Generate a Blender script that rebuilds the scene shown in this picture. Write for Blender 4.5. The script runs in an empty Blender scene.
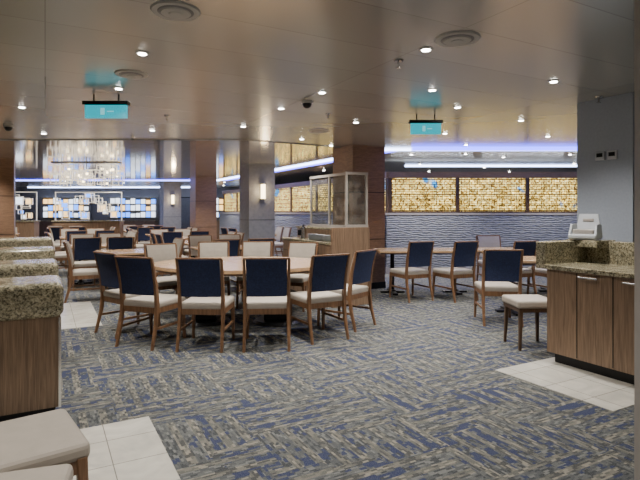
import bpy, bmesh, math, random
from mathutils import Matrix, Vector
random.seed(7)
TH=math.radians(28.8)
CA,SA=math.cos(TH),math.sin(TH)
def W(a,b,z=0.0):      # ship grid -> world  (A runs aft, B runs to starboard)
    return (b*CA-a*SA, b*SA+a*CA, z)

# ------------------------------------------------------------ materials
class NT:
    def __init__(s,name):
        s.m=bpy.data.materials.new(name); s.m.use_nodes=True
        s.t=s.m.node_tree; s.n=s.t.nodes; s.l=s.t.links
        s.b=s.n.get('Principled BSDF'); s.out=s.n.get('Material Output')
    def node(s,typ,**kw):
        x=s.n.new(typ)
        for k,v in kw.items(): setattr(x,k,v)
        return x
    def link(s,a,b): s.l.new(a,b)
    def math(s,op,a,b=None,c=None):
        x=s.n.new('ShaderNodeMath'); x.operation=op
        for i,v in enumerate((a,b,c)):
            if v is None: continue
            if isinstance(v,(int,float)): x.inputs[i].default_value=v
            else: s.l.new(v,x.inputs[i])
        return x.outputs[0]
    def ramp(s,fac,stops,const=False):
        r=s.n.new('ShaderNodeValToRGB'); e=r.color_ramp
        if const: e.interpolation='CONSTANT'
        while len(e.elements)<len(stops): e.elements.new(0.5)
        for i,(p,c) in enumerate(stops):
            e.elements[i].position=p; e.elements[i].color=(*c,1)
        s.l.new(fac,r.inputs[0]); return r.outputs[0]
    def mix(s,f,a,b,blend='MIX'):
        x=s.n.new('ShaderNodeMix'); x.data_type='RGBA'; x.blend_type=blend
        for sock,v in ((x.inputs[0],f),(x.inputs[6],a),(x.inputs[7],b)):
            if isinstance(v,(int,float)): sock.default_value=v
            elif isinstance(v,tuple): sock.default_value=(*v,1)
            else: s.l.new(v,sock)
        return x.outputs[2]
    def pos(s,rot=0.0,scale=(1,1,1),obj=False):
        if obj: src=s.node('ShaderNodeTexCoord').outputs['Object']
        else: src=s.node('ShaderNodeNewGeometry').outputs['Position']
        m=s.node('ShaderNodeMapping'); m.inputs['Rotation'].default_value[2]=rot
        m.inputs['Scale'].default_value=scale
        s.link(src,m.inputs[0]); return m.outputs[0]
    def noise(s,vec,scale,detail=3,dist=0):
        x=s.node('ShaderNodeTexNoise'); x.inputs['Scale'].default_value=scale
        x.inputs['Detail'].default_value=detail; x.inputs['Distortion'].default_value=dist
        s.link(vec,x.inputs['Vector']); return x.outputs['Fac']
    def bump(s,h,st=0.3,d=0.01):
        x=s.node('ShaderNodeBump'); x.inputs['Strength'].default_value=st; x.inputs['Distance'].default_value=d
        s.link(h,x.inputs['Height']); s.link(x.outputs[0],s.b.inputs['Normal'])
    def base(s,c):
        if isinstance(c,tuple): s.b.inputs['Base Color'].default_value=(*c,1)
        else: s.link(c,s.b.inputs['Base Color'])
    def set(s,rough=.5,metal=0,spec=.5,emit=None,es=0):
        s.b.inputs['Roughness'].default_value=rough; s.b.inputs['Metallic'].default_value=metal
        s.b.inputs['Specular IOR Level'].default_value=spec
        if emit is not None:
            if isinstance(emit,tuple): s.b.inputs['Emission Color'].default_value=(*emit,1)
            else: s.link(emit,s.b.inputs['Emission Color'])
            s.b.inputs['Emission Strength'].default_value=es
        return s.m

def plain(name,c,rough=.5,metal=0,var=.12,scale=12,emit=None,es=0,spec=.5):
    t=NT(name); v=t.pos(obj=True); n=t.noise(v,scale)
    d=tuple(x*(1-var) for x in c); l=tuple(min(1,x*(1+var)) for x in c)
    t.base(t.ramp(n,[(.3,d),(.7,l)])); return t.set(rough,metal,spec,emit,es)
def wood(name,c1,c2,sc=(9,9,.7),rough=.4,obj=True):
    t=NT(name); v=t.pos(obj=obj,scale=sc); n=t.noise(v,5,5,1.2)
    v2=t.pos(obj=obj,scale=(sc[0]*6,sc[1]*6,sc[2]*2)); n2=t.noise(v2,6,2)
    c=t.ramp(n,[(.32,c1),(.66,c2)]); t.base(t.mix(.35,c,t.ramp(n2,[(.35,c1),(.65,c2)])))
    t.bump(n2,.1,.003); return t.set(rough)
def emis(name,c,s):
    t=NT(name); t.base((.02,.02,.02)); return t.set(.4,emit=c,es=s)

M={}
# carpet
t=NT('carpet_weave'); v=t.pos(rot=-TH)
sp=t.node('ShaderNodeSeparateXYZ'); t.link(v,sp.inputs[0]); x,y=sp.outputs[0],sp.outputs[1]
wob=t.math('MULTIPLY',t.math('FLOOR',t.math('MULTIPLY',t.noise(v,1.3,1),9.0)),.09)
bx=t.math('FLOOR',t.math('DIVIDE',t.math('ADD',x,wob),.8)); by=t.math('FLOOR',t.math('DIVIDE',t.math('SUBTRACT',y,wob),.5))
ck=t.math('FLOORED_MODULO',t.math('ADD',bx,by),2.0)
ik=t.math('SUBTRACT',1.0,ck)
u1=t.math('ADD',t.math('MULTIPLY',x,ck),t.math('MULTIPLY',y,ik))
v1=t.math('ADD',t.math('MULTIPLY',y,ck),t.math('MULTIPLY',x,ik))
row=t.math('FLOOR',t.math('MULTIPLY',v1,70.0))
wr=t.node('ShaderNodeTexWhiteNoise',noise_dimensions='1D'); t.link(row,wr.inputs['W'])
col=t.math('FLOOR',t.math('ADD',t.math('MULTIPLY',u1,26.0),t.math('MULTIPLY',wr.outputs[0],7.0)))
cb=t.node('ShaderNodeCombineXYZ'); t.link(col,cb.inputs[0]); t.link(row,cb.inputs[1]); t.link(ck,cb.inputs[2])
wn=t.node('ShaderNodeTexWhiteNoise',noise_dimensions='3D'); t.link(cb.outputs[0],wn.inputs['Vector'])
base=t.ramp(wn.outputs[0],[(0,(.048,.052,.056)),(.25,(.102,.106,.102)),(.6,(.152,.15,.137)),(.86,(.235,.226,.198))],True)
# broad line stripes inside each block
st_=t.math('FLOORED_MODULO',t.math('MULTIPLY',v1,8.0),1.0)
base=t.mix(1.0,base,t.ramp(st_,[(0,(.74,.80,.88)),(.6,(1.2,1.16,1.07))],True),'MULTIPLY')
cl=t.noise(v,2.4,3,.8)
wn2=t.node('ShaderNodeTexWhiteNoise',noise_dimensions='3D')
row2=t.math('FLOOR',t.math('MULTIPLY',v1,45.0))
cb2=t.node('ShaderNodeCombineXYZ'); t.link(t.math('FLOOR',t.math('MULTIPLY',u1,24.0)),cb2.inputs[0]); t.link(row2,cb2.inputs[1]); t.link(t.math('ADD',ck,5.0),cb2.inputs[2])
t.link(cb2.outputs[0],wn2.inputs['Vector'])
thr=t.math('SUBTRACT',t.math('MULTIPLY',cl,3.2),1.32)
blue=t.math('LESS_THAN',wn2.outputs[0],thr)
blue=t.math('MULTIPLY',t.math('MULTIPLY',blue,t.math('LESS_THAN',st_,.58)),.92)
fine=t.noise(v,150,1)
c=t.mix(blue,base,(.014,.027,.095))
c=t.mix(.2,c,t.ramp(fine,[(.35,(.05,.05,.05)),(.65,(.28,.27,.25))]))
t.base(c); t.bump(fine,.3,.004); M['carpet']=t.set(.95,spec=.15)
# tile
t=NT('marble_tile'); v=t.pos(rot=-TH)
br=t.node('ShaderNodeTexBrick'); t.link(v,br.inputs[0]); br.offset=0
br.inputs['Scale'].default_value=1; br.inputs['Brick Width'].default_value=.33; br.inputs['Row Height'].default_value=.33
br.inputs['Mortar Size'].default_value=.003; br.inputs['Color1'].default_value=(.66,.64,.58,1); br.inputs['Color2'].default_value=(.6,.58,.52,1); br.inputs['Mortar'].default_value=(.25,.24,.21,1)
t.base(t.mix(1.0,br.outputs[0],t.ramp(t.noise(v,4,5,1.5),[(.3,(.8,.8,.8)),(.7,(1.05,1.04,1.02))]),'MULTIPLY')); M['tile']=t.set(.22)
# ceiling
t=NT('ceiling_metal_panel'); v=t.pos(rot=-TH)
br=t.node('ShaderNodeTexBrick'); t.link(v,br.inputs[0]); br.offset=0
br.inputs['Scale'].default_value=1; br.inputs['Brick Width'].default_value=2.4; br.inputs['Row Height'].default_value=.6
br.inputs['Mortar Size'].default_value=.004; br.inputs['Color1'].default_value=(.53,.53,.50,1); br.inputs['Color2'].default_value=(.48,.48,.455,1); br.inputs['Mortar'].default_value=(.36,.355,.33,1)
t.base(br.outputs[0]); t.bump(t.noise(v,1.2,1),.05,.02); M['ceil']=t.set(.22,.5,.5)
t=NT('ceiling_mirror_panel'); v=t.pos(rot=-TH)
br=t.node('ShaderNodeTexBrick'); t.link(v,br.inputs[0]); br.offset=0
br.inputs['Scale'].default_value=1; br.inputs['Brick Width'].default_value=1.2; br.inputs['Row Height'].default_value=1.2
br.inputs['Mortar Size'].default_value=.01; br.inputs['Color1'].default_value=(.88,.85,.80,1); br.inputs['Color2'].default_value=(.8,.78,.74,1); br.inputs['Mortar'].default_value=(.4,.38,.35,1)
t.base(br.outputs[0]); M['mirror']=t.set(.09,.70)
# granite
t=NT('granite'); v=t.pos(obj=True)
n1=t.noise(v,55,4,.8); n2=t.noise(v,130,2); n3=t.noise(v,9,3)
c=t.ramp(n1,[(.34,(.02,.022,.016)),(.44,(.15,.13,.08)),(.52,(.38,.34,.24)),(.64,(.58,.54,.42))])
c=t.mix(.35,c,t.ramp(n2,[(.4,(.02,.02,.018)),(.6,(.54,.49,.36))]))
t.base(t.mix(.5,c,t.mix(1.0,c,t.ramp(n3,[(.35,(.5,.52,.45)),(.65,(1.3,1.25,1.1))]),'MULTIPLY'))); M['granite']=t.set(.18)
# gold art
def goldmat(name,axis,blu):
    t=NT(name); g=t.node('ShaderNodeTexCoord'); sp=t.node('ShaderNodeSeparateXYZ'); t.link(g.outputs['Object'],sp.inputs[0])
    cb=t.node('ShaderNodeCombineXYZ'); t.link(sp.outputs[axis],cb.inputs[0]); t.link(sp.outputs[2],cb.inputs[1])
    def brick(w,h,ms,off,lo):
        b=t.node('ShaderNodeTexBrick'); b.offset=off; t.link(cb.outputs[0],b.inputs[0])
        for k,val in (('Scale',1),('Brick Width',w),('Row Height',h),('Mortar Size',ms)): b.inputs[k].default_value=val
        b.inputs['Color1'].default_value=(1,1,1,1); b.inputs['Color2'].default_value=(lo,lo,lo,1); b.inputs['Mortar'].default_value=(.05,.04,.03,1)
        return b.outputs[0]
    k=t.mix(1.0,brick(.115,.055,.007,.43,.4),brick(.19,.12,.008,.3,.6),'MULTIPLY')
    n=t.noise(cb.outputs[0],12,4,2.2); n2=t.noise(cb.outputs[0],1.5,2,.3)
    g=t.ramp(n,[(.39,(.13,.075,.012)),(.48,(.92,.58,.10)),(.60,(1,.85,.34))])
    g=t.mix(t.ramp(n2,[(blu,(0,0,0)),(blu+.03,(1,1,1))]),g,(.02,.26,.62))
    e=t.mix(1.0,g,k,'MULTIPLY')
    t.base(t.mix(.8,e,(.1,.06,.02))); return t.set(.3,.4,emit=e,es=4.6)
M['gold']=goldmat('gold_mosaic_backlit',0,.66)
# relief wall
t=NT('wave_relief_panel'); v=t.pos(scale=(.5,.5,1))
w=t.node('ShaderNodeTexWave'); w.bands_direction='Z'; w.inputs['Scale'].default_value=6.5; w.inputs['Distortion'].default_value=6; w.inputs['Detail'].default_value=2.5; w.inputs['Detail Scale'].default_value=2.2
t.link(v,w.inputs[0]); t.base(t.ramp(w.outputs[0],[(.15,(.14,.15,.16)),(.85,(.32,.33,.345))])); t.bump(w.outputs[0],.5,.02); M['wave']=t.set(.5)

M['wood_chair']=wood('walnut_chair',(.11,.055,.027),(.27,.145,.075))
M['wood_counter']=wood('zebrano_veneer',(.12,.073,.045),(.33,.22,.14),(14,14,.5))
M['wood_col']=wood('column_veneer',(.17,.10,.06),(.30,.18,.11),(1.2,1.2,9),obj=True)
M['wood_table']=wood('oak_tabletop',(.38,.235,.13),(.60,.41,.24),(1,8,8),.2)
M['wood_dark']=wood('dark_trim_wood',(.06,.035,.02),(.12,.07,.04))
M['cream']=plain('cream_upholstery',(.41,.365,.31),.7,var=.05)
M['navy']=plain('navy_upholstery',(.013,.022,.068),.75,var=.3,scale=60)
M['black']=plain('black_metal',(.02,.02,.022),.35,.6)
M['grey_col']=plain('grey_column_laminate',(.15,.153,.158),.5)
M['pillar']=plain('bluegrey_wallcovering',(.34,.38,.45),.7,var=.04,scale=40)
M['taupe']=plain('taupe_wall',(.26,.24,.22),.6,var=.05)
M['darkwall']=plain('far_wall_panel',(.26,.25,.25),.6,var=.1,scale=2)
M['chrome']=plain('brushed_steel',(.6,.6,.6),.25,1,var=.03)
M['white']=plain('white_plastic',(.50,.53,.57),.4,var=.03)
M['ventw']=plain('vent_white',(.50,.49,.46),.5,var=.03)
M['ltgrey']=plain('light_grey_frame',(.36,.33,.30),.4,var=.05)
M['lamp']=emis('downlight_glow',(1,.95,.88),50)
M['led']=emis('led_white',(.50,.62,1),13)
M['purple']=emis('led_purple',(.09,.10,1),8)
M['blueled']=emis('led_blue',(.06,.25,1),4.5)
M['amber']=emis('amber_display',(1,.60,.20),3.5)
M['sconce']=emis('sconce_glow',(1,.78,.42),10)
M['lattice']=plain('lattice_champagne_glow',(.8,.76,.68),.25,.7,emit=(1,.9,.75),es=.8)  # champagne metal with a slight glow put in so the frames look bright
M['exit']=emis('exit_teal',(.0,.42,.52),1.2)
M['exitw']=emis('exit_pictogram',(.25,.75,.8),1.0)
M['food']=emis('display_white',(.8,.88,1),3.0)
t=NT('etched_glass'); mixn=t.node('ShaderNodeMixShader'); tr=t.node('ShaderNodeBsdfTransparent'); tr.inputs[0].default_value=(.86,.87,.85,1)
t.base(t.ramp(t.noise(t.pos(obj=True),7,2),[(.45,(.12,.12,.11)),(.55,(.3,.29,.26))])); t.set(.12)
mixn.inputs[0].default_value=.22; t.link(tr.outputs[0],mixn.inputs[1]); t.link(t.b.outputs[0],mixn.inputs[2]); t.link(mixn.outputs[0],t.out.inputs[0]); M['glass']=t.m

# ------------------------------------------------------------ mesh helpers
def merge(bm,t,M4=None):
    if M4 is not None: t.transform(M4)
    me=bpy.data.meshes.new('tmp'); t.to_mesh(me); t.free(); bm.from_mesh(me); bpy.data.meshes.remove(me)
def box(bm,c,s,mi=0,bev=0,M4=None,seg=2):
    t=bmesh.new(); bmesh.ops.create_cube(t,size=1)
    for v in t.verts: v.co=Vector((v.co.x*s[0],v.co.y*s[1],v.co.z*s[2]))
    if bev: bmesh.ops.bevel(t,geom=t.edges[:],offset=bev,segments=seg,affect='EDGES',profile=.5)
    for v in t.verts: v.co+=Vector(c)
    for f in t.faces: f.material_index=mi
    merge(bm,t,M4)
def bb(bm,x0,x1,y0,y1,z0,z1,mi=0,bev=0): box(bm,((x0+x1)/2,(y0+y1)/2,(z0+z1)/2),(x1-x0,y1-y0,z1-z0),mi,bev)
def beam(bm,pts,ws,mi=0):
    t=bmesh.new(); rings=[]
    for p,w in zip(pts,ws):
        rings.append([t.verts.new((p[0]+sx*w[0]/2,p[1]+sy*w[1]/2,p[2])) for sx,sy in ((-1,-1),(1,-1),(1,1),(-1,1))])
    for r0,r1 in zip(rings,rings[1:]):
        for i in range(4): t.faces.new((r0[i],r0[(i+1)%4],r1[(i+1)%4],r1[i]))
    t.faces.new(rings[0][::-1]); t.faces.new(rings[-1])
    bmesh.ops.recalc_face_normals(t,faces=t.faces[:])
    long=[e for e in t.edges if abs(e.verts[0].co.z-e.verts[1].co.z)>.02]
    bmesh.ops.bevel(t,geom=long,offset=min(min(w) for w in ws)*.22,segments=1,affect='EDGES')
    for f in t.faces: f.material_index=mi
    merge(bm,t)
def cyl(bm,c,r1,r2,h,mi=0,seg=28,M4=None):
    t=bmesh.new(); bmesh.ops.create_cone(t,cap_ends=True,segments=seg,radius1=r1,radius2=r2,depth=h)
    for v in t.verts: v.co+=Vector(c)
    for f in t.faces: f.material_index=mi
    merge(bm,t,M4)
def prism(bm,poly,z0,z1,mi=0,bev=0):
    t=bmesh.new(); lo=[t.verts.new((p[0],p[1],z0)) for p in poly]; hi=[t.verts.new((p[0],p[1],z1)) for p in poly]
    n=len(poly); t.faces.new(lo[::-1]); t.faces.new(hi)
    for i in range(n): t.faces.new((lo[i],lo[(i+1)%n],hi[(i+1)%n],hi[i]))
    bmesh.ops.recalc_face_normals(t,faces=t.faces[:])
    if bev:
        ed=[e for e in t.edges if abs(e.verts[0].co.z-e.verts[1].co.z)<1e-5]
        bmesh.ops.bevel(t,geom=ed,offset=bev,segments=2,affect='EDGES')
    for f in t.faces: f.material_index=mi
    merge(bm,t)
def mesh(bm,name,mats):
    me=bpy.data.meshes.new(name); bm.to_mesh(me); bm.free()
    for k in mats: me.materials.append(M[k])
    return me
def put(name,me,loc=(0,0,0),rz=0):
    o=bpy.data.objects.new(name,me); bpy.context.scene.collection.objects.link(o)
    o.location=loc; o.rotation_euler[2]=rz; return o
def make(name,bm,mats,loc=(0,0,0),rz=0): return put(name,mesh(bm,name,mats),loc,rz)

# ------------------------------------------------------------ room shell
XL,XR,Y0,Y1=-15.0,8.2,-3.0,25.0; ZC=2.6
b=bmesh.new(); bb(b,XL,XR,Y0,Y1,-.1,0); make('floor',b,['carpet'])
b=bmesh.new(); bb(b,XL,XR,Y0,Y1,ZC,ZC+.1); make('ceiling',b,['ceil'])
b=bmesh.new(); bb(b,XL-.1,XL,Y0,Y1,0,ZC); make('wall_left',b,['darkwall'])
b=bmesh.new(); bb(b,XR,XR+.1,Y0,Y1,0,ZC); make('wall_right',b,['taupe'])
b=bmesh.new(); bb(b,XL,XR,Y0-.1,Y0,0,ZC); make('wall_rear',b,['taupe'])
b=bmesh.new(); bb(b,XL,XR,Y1,Y1+.1,0,ZC); make('wall_far',b,['darkwall'])
b=bmesh.new(); prism(b,[(-13,8.3),(-1.2,8.3),(1.0,9.6),(-3.95,18.45),(-13,18.45)],ZC-.015,ZC); make('trim_ceiling_mirror',b,['mirror'])
# tile inlays
def grid_rect(name,a0,a1,b0,b1,z0,z1,mat):
    q=bmesh.new(); bb(q,b0,b1,a0,a1,z0,z1); return make(name,q,[mat],(0,0,0),TH)
grid_rect('floor_tile_inlay',1.0,3.56,-1.2,.62,0,.004,'tile')
grid_rect('floor_tile_inlay.001',2.08,3.13,3.49,4.6,0,.004,'tile')
grid_rect('floor_tile_inlay.002',6.7,8.6,-.6,.62,0,.004,'tile')

# ------------------------------------------------------------ columns
def column(name,x,y,s,mat,rz=TH,base=True):
    q=bmesh.new(); bb(q,-s/2,s/2,-s/2,s/2,0,ZC,0)
    bb(q,-s/2-.012,s/2+.012,-s/2-.012,s/2+.012,0,.12,1)
    for z in ((.9,1.75) if mat=='wood_col' else (1.2,)):
        bb(q,-s/2-.003,s/2+.003,-s/2-.003,s/2+.003,z,z+.012,1)
    return make(name,q,[mat,'black'],(x,y,0),rz)
column('structural_column',.72,9.35,.70,'wood_col')
column('structural_column.001',-1.59,12.6,.68,'grey_col')
column('structural_column.002',-3.9,16.7,.70,'wood_col')
column('structural_column.003',-6.1,20.4,.70,'grey_col')
column('structural_column.004',-7.25,11.3,.6,'wood_col')
column('structural_column.005',-11.9,14.5,.6,'wood_col')
# blue-grey pillar at right, left face visible
px,py=3.13,5.0; s=.6
cx=px+CA*s/2-SA*s/2; cy=py+SA*s/2+CA*s/2
q=bmesh.new(); bb(q,-s/2,s/2,-s/2,s/2,0,ZC,0); bb(q,-s/2-.01,s/2+.01,-s/2-.01,s/2+.01,0,.1,1)
make('structural_column.006',q,['pillar','black'],(cx,cy,0),TH)
# thermostats on pillar's left face
for i,k in enumerate((.20,.33)):
    q=bmesh.new(); bb(q,-.012,.012,-.05,.05,-.045,.045,0,.004); bb(q,-.016,-.008,-.032,.032,-.012,.03,1)
    xx=px-SA*k-CA*.012; yy=py+CA*k-SA*.012
    make('wall_thermostat',q,['white','black'],(xx,yy,1.99),TH)
# near partition at right edge
q=bmesh.new(); bb(q,1.605,2.3,2.5,2.54,0,ZC,0); bb(q,1.600,1.615,2.495,2.545,0,ZC,1)
make('wall_partition',q,['taupe','ltgrey'])

# ------------------------------------------------------------ dining chair
def chair_mesh():
    q=bmesh.new()
    for sx in (-1,1):
        beam(q,[(sx*.225,.235,0),(sx*.215,.215,.42)],[(.028,.028),(.042,.042)],0)
        beam(q,[(sx*.225,-.31,0),(sx*.222,-.245,.25),(sx*.22,-.225,.44),(sx*.222,-.25,.66),(sx*.226,-.315,.925)],
             [(.028,.030),(.034,.04),(.036,.05),(.032,.04),(.026,.028)],0)
        box(q,(sx*.215,0,.385),(.026,.43,.06),0,.004)
        box(q,(sx*.222,-.02,.20),(.018,.44,.025),0,.003)
    box(q,(0,.215,.385),(.42,.026,.06),0,.004); box(q,(0,-.215,.385),(.42,.026,.06),0,.004)
    # thin top rail
    box(q,(0,-.325,.935),(.47,.03,.018),0,.005)
    box(q,(0,.01,.44),(.47,.48,.075),1,.026,seg=3)
    def pad(off0,off1,mi):
        t=bmesh.new(); N=8; K=6; vs={}
        for side,off in ((0,off0),(1,off1)):
            for i in range(N+1):
                for k in range(K+1):
                    f=k/K; u=-1+2*i/N; z=.545+.38*f; hw=.200+.006*f
                    y=-.235-.012*f-.07*f*f -.018*(1-u*u)+off
                    vs[side,i,k]=t.verts.new((u*hw,y,z))
        for i in range(N):
            for k in range(K):
                for sd in (0,1): t.faces.new([vs[sd,i,k],vs[sd,i+1,k],vs[sd,i+1,k+1],vs[sd,i,k+1]])
        for i in range(N):
            for k in (0,K): t.faces.new([vs[0,i,k],vs[0,i+1,k],vs[1,i+1,k],vs[1,i,k]])
        for k in range(K):
            for i in (0,N): t.faces.new([vs[0,i,k],vs[0,i,k+1],vs[1,i,k+1],vs[1,i,k]])
        bmesh.ops.recalc_face_normals(t,faces=t.faces[:])
        for f in t.faces: f.material_index=mi; f.smooth=False
        merge(q,t)
    pad(.0,.032,1); pad(-.022,.0,2)
    return mesh(q,'dining_chair',['wood_chair','cream','navy'])
CH=chair_mesh()
def chair(x,y,fx,fy,z=0):
    return put('dining_chair',CH,(x,y,z),math.atan2(fy,fx)-math.pi/2)

# tables
def rect_table(w,d,base='ped'):
    q=bmesh.new(); box(q,(0,0,.735),(w,d,.035),0,.006); box(q,(0,0,.71),(w-.04,d-.04,.02),1)
    n=2 if w>1.1 else 1
    for i in range(n):
        x=(-1+2*i)*(w/2-.28) if n==2 else 0
        cyl(q,(x,0,.36),.035,.035,.68,2); cyl(q,(x,0,.69),.03,.16,.03,2)
        box(q,(x,0,.02),(.09,d*.8,.03),2,.008); box(q,(x,0,.02),(.42,.09,.03),2,.008); cyl(q,(x,0,.045),.07,.05,.03,2)
    return mesh(q,'dining_table',['wood_table','wood_dark','black'])
def oval_table(a,bq):
    q=bmesh.new(); N=64; P=[]
    for i in range(N):
        th=2*math.pi*i/N; P.append((a*math.cos(th),bq*math.sin(th)))
    prism(q,P,.715,.755,0,.006); prism(q,[(x*.97,y*.97) for x,y in P],.69,.715,1)
    for x in (-a*.40,a*.40):
        box(q,(x,0,.36),(.30,.30,.64),2,.02); cyl(q,(x,0,.025),.30,.27,.03,2,36); cyl(q,(x,0,.67),.05,.2,.04,2)
    return mesh(q,'round_dining_table',['wood_table','wood_dark','black'])
put('round_dining_table',oval_table(1.12,.88),(-1.0,6.38,0),.0)
for c in [(-1.19,5.30,.05,1),(-.56,5.32,-.08,1),(-.04,5.66,-.5,.87),(.30,6.2,-.80,.6),(-1.80,5.42,.35,.94),(-2.24,5.92,.62,.78),
          (-2.12,6.98,.6,-.8),(-1.58,7.42,.2,-1),(-.98,7.50,0,-1),(-.36,7.30,-.35,-.93)]:
    chair(*c)
# right hand tables
TB=rect_table(1.65,.75); TS=rect_table(1.25,.75); T4=rect_table(.95,.8)
put('dining_table',TB,(1.80,8.70,0),.04); put('dining_table',TB,(3.52,8.78,0),.04)
put('dining_table',TS,(3.02,7.0,0),.0)
for c in [(1.45,8.08,-.42,.9),(2.16,8.10,-.42,.9),(3.15,8.2,-.35,.93),(3.78,8.25,-.35,.93),(2.27,6.42,.1,1),
          (3.3,9.5,0,-1),(3.9,7.0,-1,.1)]:
    chair(*c)
# far seating on the ship grid
def cluster(a,bq,me,w,n=2,rot=0,jit=.04):
    put('dining_table',me,W(a,bq),TH+rot)
    for i in range(n):
        off=(-w/2+w*(i+.5)/n)
        for sg in (-1,1):
            ja=random.uniform(-jit,jit); jb=random.uniform(-jit,jit)
            if rot==0: p=W(a+sg*.58+ja,bq+off+jb); d=(SA*sg,-CA*sg)
            else: p=W(a+off+ja,bq+sg*.58+jb); d=(-CA*sg,-SA*sg)
            an=random.uniform(-.12,.12); dx=d[0]*math.cos(an)-d[1]*math.sin(an); dy=d[0]*math.sin(an)+d[1]*math.cos(an)
            chair(p[0],p[1],dx,dy)
R=math.pi/2
cluster(9.0,3.0,TS,1.25); cluster(8.8,1.15,T4,.7,1,R)
for i,a in enumerate((10.75,12.6,14.5,16.4)):
    cluster(a,.95,TS,1.25,2,R if i%2 else 0); cluster(a+.2,2.95,TS,1.25,2,0 if i%2 else R)
cluster(18.1,.6,TS,1.25); cluster(18.35,3.0,TS,1.25)
for a in (15.4,17.4): cluster(a,-1.3,TS,1.25)
cluster(12.3,-1.2-1.5,TS,1.25); cluster(14.6,-3.4,TS,1.25,2,R)
cluster(13.9,5.5,TS,1.25,2,R)
# foreground seats at lower left
chair(-1.26,2.04,.78,.62); chair(-1.08,1.56,.95,.30)

# stool beside right counter
q=bmesh.new(); box(q,(0,0,.465),(.42,.42,.08),0,.025,seg=3); box(q,(0,0,.405),(.38,.38,.04),1)
for sx in (-1,1):
    for sy in (-1,1): beam(q,[(sx*.18,sy*.18,0),(sx*.165,sy*.165,.39)],[(.028,.028),(.04,.04)],1)
make('upholstered_stool',q,['cream','wood_dark'],(2.19,5.24,0),.05)

# ------------------------------------------------------------ left counters (divider cabinets)
def left_counter(a,depth=.5):
    q=bmesh.new(); L=2.6; H=.93
    bb(q,-L,0,0.02,depth-.02,.1,H-.22,0)
    bb(q,-L,-.03,.06,depth-.06,0,.1,2)
    for k in range(1,5): bb(q,-L*k/5-.003,-L*k/5+.003,.012,.022,.12,H-.24,2)
    t=bmesh.new(); bmesh.ops.create_cube(t,size=1)
    for v in t.verts: v.co=Vector((v.co.x*(L+.02)+(.02-L)/2, v.co.y*(depth+.04)+depth/2, v.co.z*.23+H-.115))
    bmesh.ops.bevel(t,geom=t.edges[:],offset=.05,segments=4,affect='EDGES',profile=.5)
    for f in t.faces: f.material_index=1
    merge(q,t)
    bb(q,-.012,.004,.0,.02,.1,H-.23,3)
    make('divider_counter',q,['wood_counter','granite','black','chrome'],W(a,.09),TH)
for a in (3.75,5.25,7.36,10.3): left_counter(a)

# ------------------------------------------------------------ right service counter
q=bmesh.new()
LX,LY=.62,1.35
bb(q,.0,LX,-LY,0,.10,.87,0); bb(q,.06,LX,-LY,-.04,0,.10,2)
for k in (-.30,-.62,-.94,-1.26): bb(q,-.004,.004,k-.003,k+.003,.11,.86,2)
bb(q,-.03,LX,-LY,.02,.87,.91,1,.006)
bb(q,-.03,LX,.0,.10,.87,1.12,1,.008)
bb(q,LX-.02,LX+.10,-LY,.10,.87,1.12,1,.008)
bb(q,LX-.20,LX+.10,-.22,.10,1.06,1.13,1,.008)
for k in (-.42,-.80):
    cyl(q,(0,0,0),.008,.008,.17,3,12,Matrix.Translation((-.035,k,.83))@Matrix.Rotation(math.pi/2,4,'X'))
    for e in (-.06,.06): bb(q,-.035,0,k+e-.006,k+e+.006,.824,.836,3)
make('service_counter',q,['wood_counter','granite','black','chrome'],(2.12,4.67,0),TH)
# booster seat on ledge
q=bmesh.new()
box(q,(0,0,.03),(.25,.25,.05),0,.015); box(q,(0,0,.075),(.19,.17,.05),1,.01)
for sx in (-1,1): beam(q,[(sx*.115,.0,.04),(sx*.11,.02,.15)],[(.022,.22),(.02,.16)],0)
beam(q,[(0,.10,.04),(0,.125,.25)],[(.24,.03),(.17,.022)],0); box(q,(0,.112,.19),(.10,.03,.03),1,.005)
make('booster_seat',q,['white','ltgrey'],(2.60,4.90,1.13),-.75)

# ------------------------------------------------------------ central service station with glass screen
q=bmesh.new()
bb(q,0,.61,0.04,1.75,.08,.91,0); bb(q,.04,.57,.08,1.70,0,.08,2)
bb(q,-.02,.63,.04,1.78,.91,.95,1,.005)
bb(q,-.02,.64,-.01,.04,0,1.17,0,.005)
for k in (.45,.88,1.31): bb(q,-.004,.004,k-.003,k+.003,.1,.9,2)
bb(q,-.004,.01,.1,1.7,.74,.746,2)
bb(q,.28,.61,.04,1.75,.95,1.12,0); bb(q,.26,.62,.04,1.76,1.12,1.15,1,.004)
def post(x,y): bb(q,x-.016,x+.016,y-.016,y+.016,1.13,2.0,3)
for p in ((.24,.02),(.60,.02),(.30,.62),(.30,1.25)): post(*p)
bb(q,.22,.62,0,.04,1.96,2.0,3); bb(q,.22,.62,0,.04,1.17,1.21,3); bb(q,.225,.61,.015,.025,1.2,1.96,4)
bb(q,.28,.32,.04,1.27,1.96,2.0,3); bb(q,.28,.32,.04,1.27,1.15,1.2,3); bb(q,.295,.305,.04,1.25,1.2,1.96,4)
make('service_station',q,['wood_counter','granite','black','ltgrey','glass'],(.19,7.3,0),TH)
def onst(a,bq,z): return (.19+bq*CA-a*SA, 7.3+bq*SA+a*CA, z)
for i,(a,bq) in enumerate(((.35,.12),(.6,.12),(.85,.12))):
    q=bmesh.new()
    for k in range(6): cyl(q,(0,0,.008+k*.016),.055,.085,.012,0,24)
    make('plate_stack',q,['white'],onst(a,bq,.95))
q=bmesh.new(); cyl(q,(0,0,.09),.055,.05,.18,0); cyl(q,(0,0,.20),.05,.02,.04,1); bb(q,-.10,-.045,-.01,.01,.06,.15,1,.004); cyl(q,(0,0,.23),.012,.012,.02,1)
make('coffee_urn',q,['chrome','black'],onst(1.2,.12,.95),TH)

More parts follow.
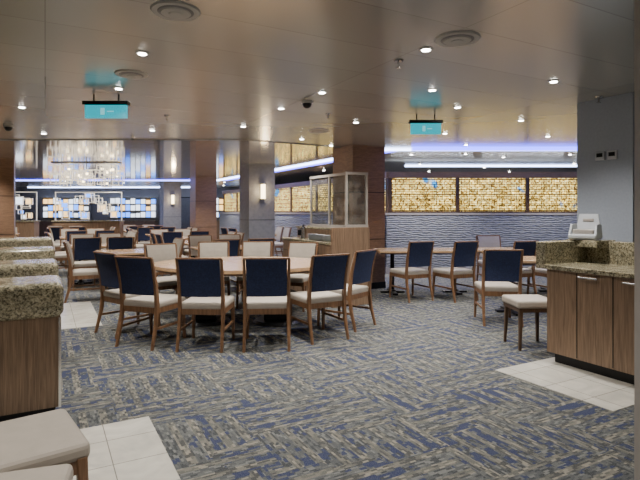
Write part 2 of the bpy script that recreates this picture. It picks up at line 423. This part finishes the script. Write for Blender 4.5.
# ------------------------------------------------------------ back-lit gold art wall and relief half wall
def artwall(name,L,loc,rz,n):
    q=bmesh.new()
    bb(q,0,L,.12,.2,1.38,2.30,0)
    w=L/n
    for i in range(n):
        bb(q,i*w+.04,(i+1)*w-.04,.09,.12,1.42,2.18,1)
        bb(q,i*w-.04,i*w+.04,.04,.12,1.38,2.2,0)
    bb(q,L-.04,L+.04,.04,.12,1.38,2.2,0)
    bb(q,-.04,L+.04,.0,.2,2.18,2.32,2); bb(q,-.04,L+.04,.02,.2,1.38,1.42,0)
    make(name,q,['wood_dark','gold','wood_col'],loc,rz)
artwall('gold_mosaic_art_wall',6.45,(1.55,11.45,0),0,4)
artwall('gold_mosaic_art_wall',12.0,(1.5+SA*-12.0,11.45+CA*12.0,0),TH-math.pi/2,7)
def relief(name,L,loc,rz):
    q=bmesh.new(); bb(q,0,L,0,.2,0,1.33,0); bb(q,-.01,L,-.02,.22,1.33,1.38,1); bb(q,-.01,L,-.03,.22,0,.15,1)
    make(name,q,['wave','ltgrey'],loc,rz)
relief('wall_relief_half',6.5,(1.5,11.25,0),0)
relief('wall_relief_half.001',12.0,(1.38-SA*12.0,11.36+CA*12.0,0),TH-math.pi/2)
# fill lights added on top of the art wall to brighten the ceiling there
for i in range(3):
    l=bpy.data.lights.new('added_ceiling_fill','AREA'); l.shape='RECTANGLE'; l.size=1.9; l.size_y=.08; l.energy=12; l.color=(.85,.9,1)
    o=bpy.data.objects.new('added_ceiling_fill',l); bpy.context.scene.collection.objects.link(o)
    o.location=(2.6+i*2.1,11.58,2.34); o.rotation_euler=(math.pi,0,0)
# wall behind the art wall
q=bmesh.new(); bb(q,1.9,XR,15.6,15.7,0,ZC); make('wall_inner',q,['taupe'])

# ------------------------------------------------------------ LED coves on ceiling
q=bmesh.new(); bb(q,0,6.9,-.05,.05,-.035,0,0); make('added_light_strip',q,['led'],(1.25,9.5,ZC-.0),0)
q=bmesh.new(); bb(q,0,10.55,-.045,.045,-.035,0,0); bb(q,0,10.4,-.28,-.12,-.03,0,1); make('added_light_strip',q,['led','purple'],(1.25,9.5,ZC-.0),TH+math.pi/2)
q=bmesh.new(); bb(q,-9,0,-.06,.06,-.03,0,0); bb(q,-9,0,-.34,-.14,-.035,0,1); make('added_light_strip',q,['led','purple'],(-3.95,18.75,ZC),0)
q=bmesh.new(); bb(q,0,6.4,-.07,.07,-.06,0,0); make('added_light_strip',q,['purple'],(1.7,9.25,ZC),0)
q=bmesh.new(); bb(q,0,5.9,-.06,.06,-.03,0,0); make('added_light_strip',q,['led'],(2.2,12.9,ZC),0)  # extra glowing strip added to brighten the dark ceiling behind the art wall
q=bmesh.new(); bb(q,-9,0,-.06,.06,-.04,0,0); make('added_light_strip',q,['led'],(-5,24.0,ZC),0)

# ------------------------------------------------------------ lattice sculpture screens
def lattice(name,w,loc,rz,seed,blue=False):
    r=random.Random(seed); q=bmesh.new()
    bb(q,-w/2,w/2,-.2,.2,0,1.05,1); bb(q,-w/2-.03,w/2+.03,-.23,.23,1.05,1.1,2)
    def fr(cx,cz,sw,sh,y,tk):
        bb(q,cx-sw/2,cx+sw/2,y-.02,y+.02,cz-sh/2,cz-sh/2+tk,0); bb(q,cx-sw/2,cx+sw/2,y-.02,y+.02,cz+sh/2-tk,cz+sh/2,0)
        bb(q,cx-sw/2,cx-sw/2+tk,y-.02,y+.02,cz-sh/2,cz+sh/2,0); bb(q,cx+sw/2-tk,cx+sw/2,y-.02,y+.02,cz-sh/2,cz+sh/2,0)
    n=int(w*10)
    for i in range(n):
        sz=r.uniform(.16,.34); sh=sz*r.uniform(.7,1.1)
        cx=r.uniform(-w/2+sz/2,w/2-sz/2); cz=r.uniform(1.12+sh/2,2.1-sh/2)
        fr(cx,cz,sz,sh,r.choice((-.12,-.06,0,.06,.12)),r.uniform(.016,.026))
        if i%3==0: bb(q,cx-sz/2+.03,cx+sz/2-.03,.0,.01,cz-sh/2+.03,cz+sh/2-.03,r.choice((3,3,4,5)) if blue else 4)
    for sx in (-1,1): bb(q,sx*(w/2)-.015,sx*(w/2)+.015,-.015,.015,1.1,2.13,0)
    bb(q,-w/2,w/2,-.015,.015,2.1,2.13,0)
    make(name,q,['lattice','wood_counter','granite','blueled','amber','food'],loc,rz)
lattice('lattice_room_divider',2.4,(-8.4,18.15,0),0,1,True)
lattice('lattice_room_divider',2.2,(-11.3,17.9,0),.1,2,True)
# hanging chandelier of interlocking cube frames
def cube_chandelier(loc,w,d,seed,n=20):
    r=random.Random(seed); q=bmesh.new()
    def frame(c,s,tk):
        h=s/2
        for i in (-1,1):
            for k in (-1,1):
                box(q,(c[0],c[1]+i*h,c[2]+k*h),(s+tk,tk,tk),0); box(q,(c[0]+i*h,c[1],c[2]+k*h),(tk,s+tk,tk),0); box(q,(c[0]+i*h,c[1]+k*h,c[2]),(tk,tk,s+tk),0)
    for i in range(n):
        s_=r.uniform(.13,.26); c=(r.uniform(-w/2+.15,w/2-.15),r.uniform(-d/2,d/2),r.uniform(-.60+s_/2,-.06-s_/2))
        frame(c,s_,.016)
        if i%2==0: box(q,c,(.05,.05,.05),1,.01)
    for sx in (-.6,0,.6):
        bb(q,sx-.006,sx+.006,-.006,.006,-.55,-.016,2)
    bb(q,-w/2,w/2,-.12,.12,-.035,-.016,2)
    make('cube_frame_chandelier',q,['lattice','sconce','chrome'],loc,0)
cube_chandelier((-5.6,12.0,ZC),1.6,.8,3,26)
# cabinets and bright panels along far wall
for i,x in enumerate((-12.5,-9.2,-4.6)):
    q=bmesh.new(); bb(q,-1.2,1.2,-.3,.3,0,.95,0); bb(q,-1.24,1.24,-.33,.33,.95,1.0,1)
    bb(q,-1.2,1.2,.2,.3,1.0,2.2,2)
    rr=random.Random(i)
    for k in range(9):
        for z in (1.15,1.48,1.81):
            bb(q,-1.1+k*.25,-.90+k*.25,.17,.2,z,z+rr.uniform(.16,.28),rr.choice((3,3,4,5,5)))
    for z in (1.1,1.43,1.76,2.1): bb(q,-1.2,1.2,.05,.2,z,z+.02,1)
    make('buffet_sideboard',q,['wood_counter','granite','darkwall','blueled','amber','food'],(x,24.4,0),0)
for i,x in enumerate((-7.0,-2.6)):
    q=bmesh.new(); bb(q,-.55,.55,0,.05,0,2.1,0); bb(q,-.6,-.55,-.02,.06,0,2.15,1); bb(q,.55,.6,-.02,.06,0,2.15,1); bb(q,-.6,.6,-.02,.06,2.1,2.15,1); bb(q,-.02,.02,-.03,0,.9,1.2,2)
    make('door_%d'%(i+1),q,['grey_col','black','chrome'],(x,24.93,0))

# ------------------------------------------------------------ wall sconces
def sconce(x,y,z,rz):
    q=bmesh.new(); cyl(q,(0,-.07,0),.055,.055,.36,0); cyl(q,(0,-.07,.19),.06,.06,.03,1); cyl(q,(0,-.07,-.19),.06,.06,.03,1); bb(q,-.03,.03,-.03,.0,-.2,.2,1)
    make('wall_sconce',q,['sconce','chrome'],(x,y,z),rz)
    l=bpy.data.lights.new('sconce_light','POINT'); l.energy=12; l.color=(1,.75,.45); l.shadow_soft_size=.08
    o=bpy.data.objects.new('sconce_light',l); bpy.context.scene.collection.objects.link(o); o.location=(x+SA*.25,y-CA*.25,z)
def onface(cx,cy,s): return cx+SA*(s/2),cy-CA*(s/2)
for (cx_,cy_,s_) in ((-1.59,12.6,.68),(-6.1,20.4,.70)):
    x_,y_=onface(cx_,cy_,s_); sconce(x_,y_,1.90,TH)

# ------------------------------------------------------------ exit signs
def exitsign(x,y,w):
    q=bmesh.new(); bb(q,-w/2-.02,w/2+.02,-.04,.04,.15,.19,0,.004); bb(q,-w/2,w/2,-.02,.02,0.02,.15,1)
    for sx in (-.5,.5): cyl(q,(sx*w*.6,0,.225),.008,.008,.08,0,10)
    bb(q,-w*.12,-w*.02,-.024,-.019,.05,.12,2); bb(q,w*.04,w*.2,-.024,-.019,.078,.09,2)
    make('exit_sign',q,['black','exit','exitw'],(x,y,ZC-.262))
exitsign(-2.18,5.1,.42); exitsign(1.3,6.15,.37)

# ------------------------------------------------------------ ceiling fittings
near=[(-1.34,3.77),(.78,3.68),(2.14,4.58),(.02,5.0),(-1.95,4.84),(-.45,5.77),(1.57,5.71),(2.62,6.52),(.48,6.67),(-1.07,6.98),(-2.45,7.3),
      (-3.4,5.7),(-4.2,7.6),(1.9,7.6),(3.6,7.9),(-.3,8.2),(0,2.0),(-1.5,.9),(1.1,.4),(-3.2,3.0),(4.6,5.6),(4.9,8.3),(3.0,10.3),(5.2,10.4),(1.9,10.4),(6.6,9.0)]  # the ones nearest the camera are out of view, added to light the foreground
far=[]
for a in range(0,6):
    for k in range(0,6):
        p=W(10.2+a*2.3,-4.2+k*2.1+(a%2)*.7)
        if p[0]>-14 and p[1]<24: far.append((p[0],p[1]))
near2=[(3.2,3.9),(.2,9.0),(2.6,8.9),(1.1,4.9),(-2.6,6.1),(-5.0,9.2),(3.1,5.6),(4.0,10.9),(2.5,12.5),(4.4,13.4),(6.3,12.4),(3.2,14.7),(5.6,14.8)]
q=bmesh.new()
for (x_,y_) in near+far+near2:
    cyl(q,(x_,y_,ZC-.004),.046,.050,.008,0,20); cyl(q,(x_,y_,ZC-.010),.030,.030,.004,1,16)
make('recessed_downlights',q,['ventw','lamp'])
def spot(x,y,e,col=(1,.945,.87)):
    l=bpy.data.lights.new('downlight_beam','SPOT'); l.energy=e; l.color=col; l.spot_size=math.radians(122); l.spot_blend=1; l.shadow_soft_size=.05
    o=bpy.data.objects.new('downlight_beam',l); bpy.context.scene.collection.objects.link(o); o.location=(x,y,ZC-.05)
for (x_,y_) in near: spot(x_,y_,120 if y_<4.5 else 155)
for (x_,y_) in far: spot(x_,y_,270)
for (x_,y_) in near2[-5:]: spot(x_,y_,220)
def vent(x,y,r):
    q=bmesh.new(); cyl(q,(0,0,-.005),r*.95,r,.010,0,40); cyl(q,(0,0,-.012),r*.68,r*.74,.006,1,36); cyl(q,(0,0,-.017),r*.58,r*.62,.006,0,36); cyl(q,(0,0,-.022),r*.25,r*.3,.006,0,24)
    make('ceiling_air_diffuser',q,['ventw','darkwall'],(x,y,ZC))
vent(-.86,2.98,.145); vent(.95,3.46,.155); vent(-1.64,4.35,.14); vent(-.02,7.4,.15)
def domecam(x,y):
    q=bmesh.new(); cyl(q,(0,0,-.015),.06,.065,.03,0,24)
    t=bmesh.new(); bmesh.ops.create_uvsphere(t,u_segments=20,v_segments=12,radius=.05)
    for v in t.verts: v.co.z-=.035
    for f in t.faces: f.material_index=1
    merge(q,t); make('dome_security_camera',q,['ventw','black'],(x,y,ZC))
domecam(-.14,5.4); domecam(-4.3,6.9)
def sprinkler(x,y):
    q=bmesh.new(); cyl(q,(0,0,-.006),.035,.04,.012,0,18); cyl(q,(0,0,-.035),.008,.008,.05,0,10); cyl(q,(0,0,-.062),.022,.022,.004,0,14)
    make('fire_sprinkler',q,['chrome'],(x,y,ZC))
for p in ((.62,3.95),(-1.9,6.2),(.1,6.1),(2.9,5.2),(-3.0,8.0)): sprinkler(*p)

# ------------------------------------------------------------ world + camera
w=bpy.data.worlds.new('world'); bpy.context.scene.world=w; w.use_nodes=True
w.node_tree.nodes['Background'].inputs[0].default_value=(.5,.5,.55,1); w.node_tree.nodes['Background'].inputs[1].default_value=.2
cd=bpy.data.cameras.new('camera'); cam=bpy.data.objects.new('camera',cd); bpy.context.scene.collection.objects.link(cam)
cam.location=(0,0,1.4); cam.rotation_euler=(math.radians(90),0,0); cd.sensor_width=36; cd.lens=28.125; cd.shift_y=-28/640; cd.clip_start=.05
bpy.context.scene.camera=cam
